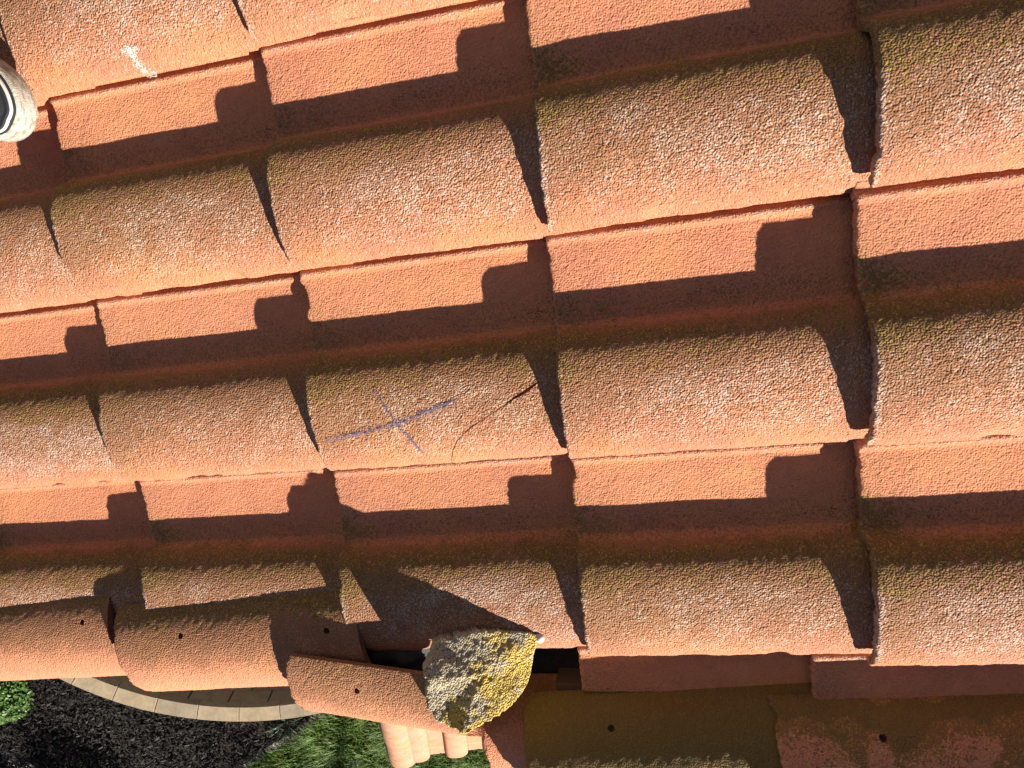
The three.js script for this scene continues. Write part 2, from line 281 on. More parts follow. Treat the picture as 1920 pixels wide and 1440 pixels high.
// ---- edge (rake) tiles: half round caps
const RR = 0.12, SPAN = 125 * Math.PI / 180;
function rakeProfile() { const p = []; for (let i = 0; i <= 84; i++) { const a = SPAN * i / 84; p.push([RR * Math.sin(a), RR * Math.cos(a)]); } return p; }
const rakeMaps = [[0.75, 0.75, 0.05, 0.3, 0.2], [0.9, 0.85, 0.05, 0.3, 0.1], [0.5, 0.75, 0.15, 0.5, 0.15], [1.75, 0.6, 0.05, 0.3, 0], [1.2, 0.3, 0.2, 1.0, -0.3]].map(([m, b, w, d, warm], v) => {
  const sd = 51.3 + v * 3.3, al = RR * SPAN * 1000;
  const t = dataTex(1024, 640, (u, q, o) => {
    const x = u * LEN * 1000, y = q * al, wob = (fbm(x / 45 + sd, y / 60, 2) - 0.5) * 40, yy = y + wob;
    const inner = v < 2 ? gss(yy, 5, 28) : v === 2 ? 0.35 * gss(yy, 0, 40) : 1, fall = v < 2 ? 1 - sst(60, 140, yy) : v === 2 ? 1 - sst(40, 130, yy) : 1;
    crust(o, x, y, sd, m * (v === 4 ? 0.15 + 1.1 * gss(yy, 20, 30) + 0.75 * sst(0.46, 0.62, fbm(x / 50 + 3, y / 50, 4)) : 0.12 * fall + 0.8 * inner), b * (v > 2 ? 0.6 : 0.15 + 0.75 * fall), w * (1 - fall * 0.4), d, warm);
  }, true); t.repeat.set(1 / LEN, 1000 / al); return t;
});
const rakeMats = rakeMaps.map((map) => new THREE.MeshStandardMaterial({ map, bumpMap: reliefM, bumpScale: 0.0015, roughness: 0.93 }));
const rakeCut = (holes, opt) => {                        // shell with nail holes through it
  const g = shellGeo(rakeProfile(), { nx: 118, rough: 0.0006, ...opt });
  const ev = new Evaluator(); ev.useGroups = false; ev.attributes = ['position', 'normal', 'uv'];
  let A = new Brush(g); A.updateMatrixWorld();
  for (const [x, a] of holes) {
    const c = new THREE.CylinderGeometry(0.0055, 0.004, 0.05, 14); const B = new Brush(c);
    B.position.set(x, Math.cos(a) * RR, Math.sin(a) * RR); B.rotation.x = a; B.updateMatrixWorld();
    const r = ev.evaluate(A, B, SUBTRACTION); r.geometry.clearGroups(); A = new Brush(r.geometry); A.updateMatrixWorld();
  }
  return A.geometry;
};
const HOLE = 0.44;                                       // angle of the nail hole from the inner edge
const rakeGeoA = rakeCut([[0.125, HOLE], [0.375, HOLE + 0.05]], { sd: 61 }), rakeGeoB = rakeCut([[0.125, HOLE], [0.375, HOLE]], { sd: 67 }), rakeGeoD = rakeCut([], { sd: 79, len: 0.14, brokenEnd: 0.03 }), rakeGeoC = rakeCut([[0.115, 0.33]], { sd: 73, len: 0.275, brokenEnd: 0.05 });
function rake(geo, mat, [px, py, n], roll, yaw, tilt, label) {   // the inner edge of the butt end stands at a pixel, n off the roof
  const q = onRoof(px, py, n), m = part('rake_tile', geo, mat, house);
  m.rotation.set(0, 0, 0); m.rotation.order = 'YZX'; m.rotation.set(roll, yaw, tilt);
  const e = V(0, RR, 0).applyEuler(m.rotation); m.position.copy(q).sub(e);
  if (label) m.userData.label = label; return m;
}
const D = Math.PI / 180;
rake(rakeGeoB, rakeMats[0], [-1010, 1170, 0.031], -42 * D, 0.04, -0.045);
rake(rakeGeoB, rakeMats[1], [-560, 1152, 0.029], -42 * D, 0.04, -0.045);
rake(rakeGeoB, rakeMats[0], [-160, 1130, 0.029], -42 * D, 0.05, -0.045);
rake(rakeGeoA, rakeMats[1], [219, 1136, 0.031], -40 * D, 0.055, -0.045);
rake(rakeGeoC, rakeMats[2], [534, 1228, 0.060], -16 * D, -0.10, 0.015, 'snapped rake tile tilted out of line over the gable edge');
rake(rakeGeoD, rakeMats[2], [905, 1262, -0.062], -52 * D, 0, -0.045, 'short stub of a rake tile under the lichen covered fragment');
rake(rakeGeoA, rakeMats[3], [985, 1298, -0.020], -70 * D, 0.06, -0.045, 'shaded rake tile covered in olive moss');
rake(rakeGeoB, rakeMats[4], [1440, 1303, -0.014], -70 * D, 0.03, -0.045, 'pinkish rake tile with dark patchy moss');
rake(rakeGeoB, rakeMats[3], [1960, 1300, -0.024], -70 * D, 0.03, -0.045);
rake(rakeGeoA, rakeMats[4], [2480, 1300, -0.024], -70 * D, 0.02, -0.045);

// ---------------------------------------------------------------- loose things on the roof
// a thick slab inside an outline of points: skin on both sides and a rough rim
function slab(outline, { bulge = 0, thick = 0.014, rings = 36, n = 150, rough = 0.001, lump = 0.003, jag = () => 0.002, sd = 0, up = V(0, 1, 0) }) {
  const c = new THREE.CatmullRomCurve3(outline, true, 'centripetal', 0.5), o = []; const ctr = V();
  for (let i = 0; i < n; i++) { const p = c.getPointAt(i / n); o.push(p); ctr.addScaledVector(p, 1 / n); }
  const nrm = V(); for (let i = 0; i < n; i++) nrm.add(o[i].clone().sub(ctr).cross(o[(i + 1) % n].clone().sub(ctr))); nrm.normalize(); if (nrm.dot(up) < 0) nrm.negate();
  const flip = o[0].clone().sub(ctr).cross(o[5].clone().sub(ctr)).dot(nrm) < 0;
  for (let i = 0; i < n; i++) { const d = o[i].clone().sub(ctr).normalize(); o[i].addScaledVector(d, (fbm(i * 0.35 + sd, sd, 3) - 0.5) * 2 * jag(i / n)); }
  const t1 = o[0].clone().sub(ctr).projectOnPlane(nrm).normalize(), t2 = nrm.clone().cross(t1);
  const pos = [], uv = [], idx = [], put = (p, q) => { pos.push(p.x, p.y, p.z); uv.push(q.dot(t1) + 1, q.dot(t2) + 1); };
  for (let layer = 0; layer < 2; layer++) for (let r = 0; r <= rings; r++) for (let i = 0; i <= n; i++) {
    const f = r / rings, p = ctr.clone().lerp(o[i % n], f), q = p.clone().sub(ctr);
    let h = bulge * (1 - f * f) + (fbm(q.dot(t1) * 40 + sd, q.dot(t2) * 40, 3) - 0.5) * 2 * lump + (layer ? -thick : (fbm(q.dot(t1) * 210 + sd, q.dot(t2) * 210, 2) - 0.5) * 2 * rough - (f > 0.985 ? 0.002 : 0));
    put(p.addScaledVector(nrm, h), q);
  }
  const M = (rings + 1) * (n + 1), id = (l, r, i) => l * M + r * (n + 1) + i;
  const tri = (a, b, d) => flip ? idx.push(a, d, b) : idx.push(a, b, d);
  for (let r = 0; r < rings; r++) for (let i = 0; i < n; i++) {
    const a = id(0, r, i), b = id(0, r, i + 1), d = id(0, r + 1, i), e = id(0, r + 1, i + 1); tri(a, d, b); tri(b, d, e);
    const A = id(1, r, i), B = id(1, r, i + 1), Dd = id(1, r + 1, i), Ee = id(1, r + 1, i + 1); tri(A, B, Dd); tri(B, Ee, Dd);
  }
  const g = new THREE.BufferGeometry(); g.setAttribute('position', new THREE.Float32BufferAttribute(pos, 3)); g.setAttribute('uv', new THREE.Float32BufferAttribute(uv, 2)); g.setIndex(idx); g.computeVertexNormals();
  const rp = [], ru = []; const P = (k) => pos.slice(3 * k, 3 * k + 3);
  for (let i = 0; i < n; i++) { const a = id(0, rings, i), b = id(0, rings, i + 1), A = id(1, rings, i), B = id(1, rings, i + 1); for (const k of flip ? [a, b, A, A, b, B] : [a, A, b, b, A, B]) { rp.push(...P(k)); ru.push(uv[2 * k], uv[2 * k + 1]); } }
  const r = new THREE.BufferGeometry(); r.setAttribute('position', new THREE.Float32BufferAttribute(rp, 3)); r.setAttribute('uv', new THREE.Float32BufferAttribute(ru, 2)); r.computeVertexNormals();
  return mergeGeometries([g.toNonIndexed(), r]);
}
function loose(name, geo, mat, label, category, group) { const m = part(name, geo, mat); m.name = numbered(name); m.applyMatrix4(roofFrame); m.userData = { label, category }; if (group) m.userData.group = group; return m; }
{
  const lichen = dataTex(1024, 1024, (u, v, o) => {
    const x = u * 300, y = v * 300, g = vn(x / 1.6, y / 1.6) * 0.55 + vn(x / 0.8 + 5, y / 0.8) * 0.45, b = fbm(x / 26 + 2, y / 26 + 8, 3), c = fbm(x / 10, y / 10 + 50, 3);
    const t = 0.68 + 0.5 * g; o[0] = 0.46 * t; o[1] = 0.385 * t; o[2] = 0.25 * t;
    const k = sst(0.38, 0.60, b * 0.7 + g * 0.3 + 1.1 * (0.33 - u)); mixTo(o, 0.62 * t, 0.43 * t, 0.06 * t, 0.85 * k);
    mixTo(o, 0.40, 0.36, 0.34, 0.6 * sst(0.56, 0.72, c * 0.7 + g * 0.3)); mixTo(o, 0.07, 0.05, 0.025, 0.75 * sst(0.72, 0.82, vn(x / 1.8 + 8, y / 1.8)));
  }, true); lichen.repeat.set(1 / 0.3, 1 / 0.3);
  const m = new THREE.MeshStandardMaterial({ map: lichen, bumpMap: reliefM, bumpScale: 0.0022, roughness: 0.95 });
  const o = [[815, 1204, .066], [850, 1192, .058], [905, 1182, .044], [955, 1184, .030], [1005, 1191, .018], [1001, 1230, .028], [992, 1275, .042], [972, 1310, .060], [935, 1342, .082], [900, 1362, .098], [868, 1376, .110], [838, 1362, .108], [808, 1335, .104], [797, 1305, .101], [801, 1280, .098], [792, 1258, .092], [806, 1232, .080]].map((a) => onRoof(...a));
  loose('tile_fragment', slab(o, { bulge: 0.005, thick: 0.040, rough: 0.0012, lump: 0.0022, rings: 56, n: 220, jag: (t) => t > 0.2 && t < 0.5 ? 0.0008 : 0.004, sd: 4 }), m, 'broken tile fragment crusted with yellow and grey lichen on the gable edge', 'tile fragment');
}
{
  const mortar = new THREE.MeshStandardMaterial({ color: new THREE.Color().setRGB(0.22, 0.215, 0.22), roughness: 0.95, bumpMap: relief(7), bumpScale: 0.004 });
  const lumpGeo = (pts, sd, rad) => { // a knobbly bar along points
    const c = new THREE.CatmullRomCurve3(pts), g = new THREE.TubeGeometry(c, 60, rad, 28, false), p = g.attributes.position, q = V();
    for (let i = 0; i < p.count; i++) { const u = g.attributes.uv.getX(i), s = Math.sqrt(Math.max(0, Math.sin(Math.PI * clamp(u, 0, 1)))) ** 0.7; q.fromBufferAttribute(p, i); const a = c.getPointAt(u); q.sub(a); const f = s * (0.55 + 0.9 * fbm(a.x * 60 + q.x * 30 + sd, a.z * 30 + q.y * 60 + q.z * 40, 3)); q.multiplyScalar(f).add(a); p.setXYZ(i, q.x, q.y, q.z); }
    g.computeVertexNormals(); return g;
  };
  loose('mortar_lump', lumpGeo([onRoof(684, 1220, -.03), onRoof(712, 1212, -.02), onRoof(740, 1210, -.025), onRoof(800, 1204, -.025), onRoof(840, 1203, -.03)], 3, 0.026), mortar, 'long grey mortar lump in the gap under the roof edge', 'mortar');
  loose('mortar_lump', lumpGeo([onRoof(700, 1243, -.05), onRoof(745, 1238, -.04), onRoof(800, 1240, -.045)], 8, 0.02), mortar, 'small grey mortar lump beside the snapped rake tile', 'mortar');
  const pale = new THREE.MeshStandardMaterial({ color: new THREE.Color().setRGB(0.6, 0.55, 0.5), roughness: 0.9 });
  loose('mortar_crumb', lumpGeo([onRoof(1006, 1201, .012), onRoof(1011, 1196, .012), onRoof(1017, 1190, .012)], 13, 0.006), pale, 'white mortar crumb at the corner of the lichen covered fragment', 'mortar');
}

// ---- canvas shoe: only its toe is in view
{
  const toe = onRoof(56, 252, 0.05), shoe = thing('sneaker', 'worn off white rubber toe of a black striped sneaker on the tiles', 'shoe');
  const dir = 0.78;                                      // heading of the shoe, turned towards the gable edge
  shoe.applyMatrix4(new THREE.Matrix4().makeRotationY(-dir).setPosition(toe.x, 0.044, toe.z).premultiply(roofFrame));
  const half = (s) => { const t = clamp(s, 0, 1); const front = Math.sqrt(clamp(1 - (1 - Math.min(t / 0.26, 1)) ** 2.2, 0, 1)); const waist = 1 - 0.20 * gss(t, 0.58, 0.2); const heel = Math.sqrt(clamp(1 - Math.max(0, (t - 0.86) / 0.14) ** 2.2, 0, 1)); return 0.052 * front * waist * heel; };
  const skew = (s) => -0.012 * (1 - s) ** 2;
  const outline = (grow, n = 120) => { const a = []; for (let i = 0; i <= n; i++) { const s = 0.5 - 0.5 * Math.cos(Math.PI * i / n); a.push([-0.295 * s - (0.5 - s) * 0 , half(s), s]); } const o = []; for (const [x, h, s] of a) o.push([x + (s < 0.5 ? grow : -grow) * (1 - Math.min(1, Math.abs(h) / 0.02)) , -(h + (h > 0.001 ? grow : 0)) + skew(s)]); for (const [x, h, s] of a.reverse()) o.push([x + (s < 0.5 ? grow : -grow) * (1 - Math.min(1, Math.abs(h) / 0.02)), h + (h > 0.001 ? grow : 0) + skew(s)]); return o; };
  const band = (y0, y1, grow, bev) => { const sh = new THREE.Shape(outline(grow).map(([x, z]) => new THREE.Vector2(x, -z))); const g = new THREE.ExtrudeGeometry(sh, { depth: y1 - y0 - 2 * bev, bevelEnabled: true, bevelSize: bev, bevelThickness: bev, bevelOffset: -bev, bevelSegments: 4, curveSegments: 4 }); g.rotateX(-Math.PI / 2); g.translate(0, y0 + bev, 0); return g; };
  const rub = dataTex(512, 512, (u, v, o) => { const x = u * 100, y = v * 100, a = fbm(x / 9, y / 3, 3), b = fbm(x / 2, y / 2 + 8, 2); const t = 0.42 + 0.2 * (b - 0.5); o[0] = t; o[1] = t * 0.92; o[2] = t * 0.76; mixTo(o, 0.20, 0.155, 0.10, 0.75 * sst(0.48, 0.68, a)); }, true); rub.repeat.set(10, 10);
  const rubber = new THREE.MeshStandardMaterial({ map: rub, roughness: 0.65, bumpMap: relief(9), bumpScale: 0.0006 });
  const black = new THREE.MeshStandardMaterial({ color: new THREE.Color().setRGB(0.012, 0.012, 0.015), roughness: 0.8 });
  const white = new THREE.MeshStandardMaterial({ color: new THREE.Color().setRGB(0.62, 0.6, 0.55), roughness: 0.6 });
  const canvas = new THREE.MeshStandardMaterial({ color: new THREE.Color().setRGB(0.02, 0.024, 0.026), roughness: 0.95, bumpMap: relief(14), bumpScale: 0.0008 });
  part('sole', band(0, 0.030, 0, 0.005), rubber, shoe);
  part('stripe', band(0.0295, 0.0335, -0.004, 0.001), black, shoe);
  part('stripe', band(0.0332, 0.0372, -0.0052, 0.001), white, shoe);
  part('stripe', band(0.0370, 0.0400, -0.0075, 0.001), black, shoe);
  // upper: lofted from the outline up over the toes to the ankle
  const rings = 16, n = 121, pos = [], idx = [];
  for (let r = 0; r <= rings; r++) { const t = r / rings; for (let i = 0; i < n * 2; i++) { const o = outline(-0.009, n - 1)[i % (2 * n)]; const s = clamp(-o[0] / 0.295, 0, 1), top = 0.048 + 0.052 * sst(0.05, 0.5, s); const k = 1 - 0.97 * (1 - Math.sqrt(1 - t * t)); pos.push(-0.15 + (o[0] + 0.15) * (0.35 + 0.65 * k), 0.036 + (top - 0.036) * t, o[1] * k); } }
  const m = n * 2; for (let r = 0; r < rings; r++) for (let i = 0; i < m; i++) { const a = r * m + i, b = r * m + (i + 1) % m; idx.push(a, b, a + m, a + m, b, b + m); }
  const g = new THREE.BufferGeometry(); g.setAttribute('position', new THREE.Float32BufferAttribute(pos, 3)); g.setAttribute('uv', new THREE.Float32BufferAttribute(new Float32Array(pos.length / 3 * 2).map((_, i) => pos[(i >> 1) * 3 + (i & 1) * 2]), 2)); g.setIndex(idx); g.computeVertexNormals();
  canvas.side = THREE.DoubleSide; part('upper', g, canvas, shoe);
}

// ---------------------------------------------------------------- the garden below
const soilMat = new THREE.MeshStandardMaterial({ roughness: 1, map: dataTex(512, 512, (u, v, o) => { const a = fbm(u * 40, v * 40, 4), b = vn(u * 160, v * 160); const t = 0.6 + 0.8 * a * b; o[0] = 0.030 * t; o[1] = 0.021 * t; o[2] = 0.014 * t; }, true) });
{ const g = new THREE.PlaneGeometry(120, 120, 1, 1); g.rotateX(-Math.PI / 2); const uv = g.attributes.uv; for (let i = 0; i < uv.count; i++) uv.setXY(i, uv.getX(i) * 80, uv.getY(i) * 80); const m = part('ground', g, soilMat); m.userData = { kind: 'structure' }; }

// round paved court with a raised rim
const RIM = 0.62;
const C0 = (() => { const a = onGround(125, 1280, RIM), b = onGround(400, 1352, RIM), c = onGround(590, 1340, RIM); const ax = a.x, az = a.z, bx = b.x, bz = b.z, cx = c.x, cz = c.z, d = 2 * (ax * (bz - cz) + bx * (cz - az) + cx * (az - bz)); const ux = ((ax * ax + az * az) * (bz - cz) + (bx * bx + bz * bz) * (cz - az) + (cx * cx + cz * cz) * (az - bz)) / d, uz = ((ax * ax + az * az) * (cx - bx) + (bx * bx + bz * bz) * (ax - cx) + (cx * cx + cz * cz) * (bx - ax)) / d; return { x: ux, z: uz, r: Math.hypot(ax - ux, az - uz) }; })();
{
  const court = thing('paved_court', null, null, null, 'structure'); court.position.set(C0.x, 0, C0.z);
  const st = (a, b, c, sd) => new THREE.MeshStandardMaterial({ roughness: 0.95, bumpMap: relief(5), bumpScale: 0.002, map: dataTex(256, 256, (u, v, o) => { const q = fbm(u * 9 + sd, v * 9, 4), f = vn(u * 60, v * 60 + sd); const t = 0.7 + 0.45 * q + 0.2 * (f - 0.5); o[0] = a * t; o[1] = b * t; o[2] = c * t; }, true) });
  const mats = [st(0.34, 0.265, 0.17, 1), st(0.37, 0.285, 0.18, 5), st(0.31, 0.245, 0.165, 9)];
  const block = (r0, r1, a, y0, y1, ga) => { const sh = new THREE.Shape(), n = 6, p = []; const a2 = a / 2 - ga / r0; for (let i = 0; i <= n; i++) { const t = -a2 + 2 * a2 * i / n; p.push([r1 * Math.cos(t), r1 * Math.sin(t)]); } for (let i = n; i >= 0; i--) { const t = -a2 + 2 * a2 * i / n; p.push([r0 * Math.cos(t), r0 * Math.sin(t)]); } p.forEach(([x, y], i) => i ? sh.lineTo(x, y) : sh.moveTo(x, y)); const g = new THREE.ExtrudeGeometry(sh, { depth: y1 - y0 - 0.006, bevelEnabled: true, bevelSize: 0.004, bevelThickness: 0.006, bevelOffset: -0.004, bevelSegments: 1 }); g.rotateX(-Math.PI / 2); g.translate(0, y0, 0); return g; };
  const rimW = 0.16, n0 = Math.round(2 * Math.PI * C0.r / 0.40), da0 = 2 * Math.PI / n0;
  const wallT = thing('garden_wall', 'low round garden wall of stone blocks with pale cap stones beside the mulch', 'garden wall'); wallT.position.set(C0.x, 0, C0.z);
  const cap = block(C0.r - rimW, C0.r, da0, RIM - 0.07, RIM, 0.003), blk = block(C0.r - rimW + 0.012, C0.r - 0.015, da0, 0, (RIM - 0.075) / 3 - 0.010, 0.008);
  for (let i = 0; i < n0; i++) { const m = part('cap_stone', cap, mats[i % 3 ? (i * 5) % 3 : 1], wallT); m.rotation.y = i * da0 + 0.05; m.position.y = rr(-0.001, 0.001); }
  for (let c = 0; c < 3; c++) for (let i = 0; i < n0; i++) { const m = part('wall_block', blk, mats[(i * 7 + c * 2) % 3], wallT); m.rotation.y = (i + (c % 2 ? 0.5 : 0.05)) * da0; m.position.y = c * (RIM - 0.075) / 3 + 0.002; }
  let r = C0.r - rimW - 0.004; const courses = Math.min(9, Math.floor((r - 0.2) / 0.158));
  for (let c = 0; c < courses; c++) {
    const n = Math.max(8, Math.round(2 * Math.PI * r / 0.40)), da = 2 * Math.PI / n, g = block(r - 0.152, r, da, 0, 0.04, 0.003);
    for (let i = 0; i < n; i++) { const m = part('paver', g, mats[(i * 7 + c) % 3], court); m.rotation.y = (i + (c % 2) * 0.5) * da; m.position.y = rr(-0.002, 0.002); }
    r -= 0.158;
  }
  const mid = new THREE.CylinderGeometry(r, r, 0.036, 48); mid.translate(0, 0.018, 0); part('centre_stone', mid, mats[0], court);
  const bed = new THREE.CylinderGeometry(C0.r - 0.01, C0.r - 0.01, 0.02, 64); bed.translate(0, 0.01, 0); part('mortar_bed', bed, soilMat, court);
}
const outsideCourt = (x, z, m = 0.01) => Math.hypot(x - C0.x, z - C0.z) > C0.r + m;

// pale concrete strip between bed and lawn
const stripPts = [[655, 1300], [600, 1338], [556, 1374], [505, 1405], [455, 1436], [405, 1475], [340, 1530], [260, 1600]].map(([x, y]) => onGround(x, y, 0.03));
const stripMat = new THREE.MeshStandardMaterial({ color: new THREE.Color().setRGB(0.52, 0.48, 0.42), roughness: 0.95, bumpMap: relief(4), bumpScale: 0.003 });
function ribbon(pts, w, h) { const c = new THREE.CatmullRomCurve3(pts), n = 60, sh = [[-w / 2, 0], [-w / 2, h - 0.008], [-w / 2 + 0.008, h], [w / 2 - 0.008, h], [w / 2, h - 0.008], [w / 2, 0]], pos = [], idx = [], uv = []; for (let i = 0; i <= n; i++) { const p = c.getPointAt(i / n), t = c.getTangentAt(i / n); for (const [a, y] of sh) { const e = (fbm(i * 0.6, a * 30, 2) - 0.5) * 0.012; pos.push(p.x - t.z * (a + e), y, p.z + t.x * (a + e)); uv.push(i * 0.05, a + y); } if (i) for (let k = 0; k < 5; k++) { const q = (i - 1) * 6 + k; idx.push(q, q + 6, q + 1, q + 1, q + 6, q + 7); } } let g = new THREE.BufferGeometry(); g.setAttribute('position', new THREE.Float32BufferAttribute(pos, 3)); g.setAttribute('uv', new THREE.Float32BufferAttribute(uv, 2)); g.setIndex(idx); g = g.toNonIndexed(); g.computeVertexNormals(); return g; }
{ const m = part('lawn_edging', ribbon(stripPts, 0.10, 0.05), stripMat); m.userData = { kind: 'structure' }; 
  const m2 = part('bed_edging', ribbon([[-200, 1350], [-80, 1385], [10, 1418], [60, 1445], [140, 1500]].map(([x, y]) => onGround(x, y, 0.03)), 0.14, 0.05), stripMat); m2.userData = { kind: 'structure' }; }

// which side of the strip: lawn lies towards the lower right
const stripCurve = stripPts.map((p) => [p.x, p.z]);
function lawnSide(x, z) { let best = 1e9, s = 0; for (let i = 0; i < stripCurve.length - 1; i++) { const [ax, az] = stripCurve[i], [bx, bz] = stripCurve[i + 1]; const t = clamp(((x - ax) * (bx - ax) + (z - az) * (bz - az)) / ((bx - ax) ** 2 + (bz - az) ** 2), 0, 1), dx = x - ax - t * (bx - ax), dz = z - az - t * (bz - az), d = Math.hypot(dx, dz); if (d < best) { best = d; s = Math.sign((bx - ax) * dz - (bz - az) * dx); } } return -s * best; }
{
  const far = [[14, stripCurve[0][1] - 1.5], [14, 24], [-6, 24], [stripCurve[stripCurve.length - 1][0] - 0.5, stripCurve[stripCurve.length - 1][1] + 3]];
  const sh = new THREE.Shape([...far.map(([x, z]) => new THREE.Vector2(x, -z)), ...stripCurve.slice().reverse().map(([x, z]) => new THREE.Vector2(x, -z))]);
  const g = new THREE.ShapeGeometry(sh); g.rotateX(-Math.PI / 2); g.translate(0, 0.004, 0);
  const tx = dataTex(512, 512, (u, v, o) => { const a = fbm(u * 12, v * 12, 4), b = vn(u * 170, v * 170), t = 0.5 + 0.8 * a * (0.5 + b); o[0] = 0.055 * t; o[1] = 0.095 * t; o[2] = 0.014 * t; }, true); tx.repeat.set(0.5, 0.5);
  part('lawn', g, new THREE.MeshStandardMaterial({ map: tx, roughness: 1 })).userData = { kind: 'structure' };
}
{
  // mulch chips
  const chip = new THREE.BoxGeometry(1, 0.25, 0.35, 2, 1, 1); { const p = chip.attributes.position; for (let i = 0; i < p.count; i++) p.setXYZ(i, p.getX(i), p.getY(i) + 0.12 * Math.cos(p.getX(i) * 3), p.getZ(i) * (1 - 0.5 * Math.abs(p.getX(i)))); chip.computeVertexNormals(); }
  const N = 38000, mulch = new THREE.InstancedMesh(chip, new THREE.MeshStandardMaterial({ roughness: 0.7 }), N), d = new THREE.Object3D(), col = new THREE.Color(); let k = 0;
  const a = onGround(-150, 1260), b = onGround(640, 1500);
  while (k < N) { const x = rr(a.x - 1.2, b.x + 0.2), z = rr(a.z - 0.4, b.z + 1.2); if (!outsideCourt(x, z)) continue; if (lawnSide(x, z) > 0.02) continue; const mound = 0.10 * fbm(x * 2.3 + 3, z * 2.3, 2); d.position.set(x, 0.01 + mound * rnd() + mound * 0.5, z); d.rotation.set(rr(-0.6, 0.6), rr(0, 6.3), rr(-0.6, 0.6)); const s = rr(0.012, 0.055); d.scale.set(s, s * rr(0.4, 0.9), s * rr(0.4, 1)); d.updateMatrix(); mulch.setMatrixAt(k, d.matrix); const t = rr(0.4, 1.5) * (rnd() < 0.06 ? 3 : 1); col.setRGB(0.012 * t, 0.0085 * t, 0.0068 * t); mulch.setColorAt(k, col); k++; }
  mulch.name = 'bark_mulch'; mulch.castShadow = mulch.receiveShadow = true; mulch.userData = { kind: 'stuff', label: 'dark bark mulch covering the planting bed', category: 'mulch' }; scene.add(mulch);
  // lawn of long blades
    const gp = [], gi = []; for (let i = 0; i <= 4; i++) { const t = i / 4, w = 0.5 * (1 - t ** 1.6) + 0.02, y = t - 0.25 * t * t, z = 0.55 * t * t; gp.push(-w, y, z, w, y, z); if (i) { const q = (i - 1) * 2; gi.push(q, q + 1, q + 2, q + 2, q + 1, q + 3); } }
  const blade = new THREE.BufferGeometry(); blade.setAttribute('position', new THREE.Float32BufferAttribute(gp, 3)); blade.setIndex(gi); blade.computeVertexNormals();
  const NB = 60000, lawn = new THREE.InstancedMesh(blade, new THREE.MeshPhysicalMaterial({ roughness: 0.55, side: THREE.DoubleSide }), NB); k = 0; let guard = 0;
  const la = onGround(420, 1330), lb = onGround(1050, 1560);
  while (k < NB && guard++ < 900000) { const x = rr(la.x, lb.x), z = rr(la.z, lb.z); if (lawnSide(x, z) < 0.05 || !outsideCourt(x, z, 0.03)) continue; const tuft = fbm(x * 4, z * 4, 3); d.position.set(x, -0.005, z); d.rotation.set(rr(-0.35, 0.35), 2.2 + rr(-1.1, 1.1) + tuft * 2.5, rr(-0.35, 0.35)); const h = rr(0.10, 0.26) * (0.55 + 0.9 * tuft); d.scale.set(rr(0.004, 0.008), h, h); d.updateMatrix(); lawn.setMatrixAt(k, d.matrix); const t = rr(0.5, 1.35); const yel = rnd() < 0.07 ? 1.8 : 1; col.setRGB(0.10 * t * yel, 0.19 * t, 0.014 * t); lawn.setColorAt(k, col); k++; }
  lawn.count = k; lawn.name = 'lawn_grass'; lawn.castShadow = lawn.receiveShadow = true; lawn.userData = { kind: 'stuff', label: 'long green grass of the lawn beyond the pale edging', category: 'grass' }; scene.add(lawn);
}

// ---- plants
const leafMat = (r, g, b) => new THREE.MeshPhysicalMaterial({ color: new THREE.Color().setRGB(r, g, b), roughness: 0.5, side: THREE.DoubleSide, transmission: 0 });
function strip(pts, w, twist = 0) { // a tapered leaf along points
  const pos = [], idx = [], n = pts.length; for (let i = 0; i < n; i++) { const p = pts[i], q = pts[Math.min(n - 1, i + 1)], o = pts[Math.max(0, i - 1)], t = q.clone().sub(o).normalize(); const side = t.clone().cross(V(Math.sin(twist), Math.cos(twist), 0)).normalize(), f = w * Math.sin(Math.PI * (0.12 + 0.86 * i / (n - 1))); pos.push(p.x - side.x * f, p.y - side.y * f + f * 0.3, p.z - side.z * f, p.x, p.y, p.z, p.x + side.x * f, p.y + side.y * f + f * 0.3, p.z + side.z * f); if (i) { const a = (i - 1) * 3; idx.push(a, a + 1, a + 3, a + 3, a + 1, a + 4, a + 1, a + 2, a + 4, a + 4, a + 2, a + 5); } }
  const g = new THREE.BufferGeometry(); g.setAttribute('position', new THREE.Float32BufferAttribute(pos, 3)); g.setIndex(idx); g.computeVertexNormals(); return g.toNonIndexed();
}
function strapPlant(at, n, len, w, label) {
  const t = thing('strap_leaf_plant', label, 'plant'); t.position.copy(at); const m = leafMat(0.05, 0.10, 0.03);
  for (let i = 0; i < n; i++) { const a = i * 2.4 + rr(-0.3, 0.3), L = len * rr(0.6, 1.1), k = rr(0.25, 1), p = []; for (let q = 0; q <= 10; q++) { const u = q / 10; p.push(V(Math.cos(a) * L * u * (0.35 + 0.6 * k), L * (u * (1 - 0.25 * k) - 0.62 * k * u * u), Math.sin(a) * L * u * (0.35 + 0.6 * k))); } part('leaf', strip(p, w), m, t); }
}
strapPlant(onGround(150, 1470), 60, 0.55, 0.008, 'tuft of narrow dark strap leaves growing out of the mulch');
strapPlant(onGround(540, 1352), 30, 0.32, 0.005, 'small wispy grass tuft by the court rim');
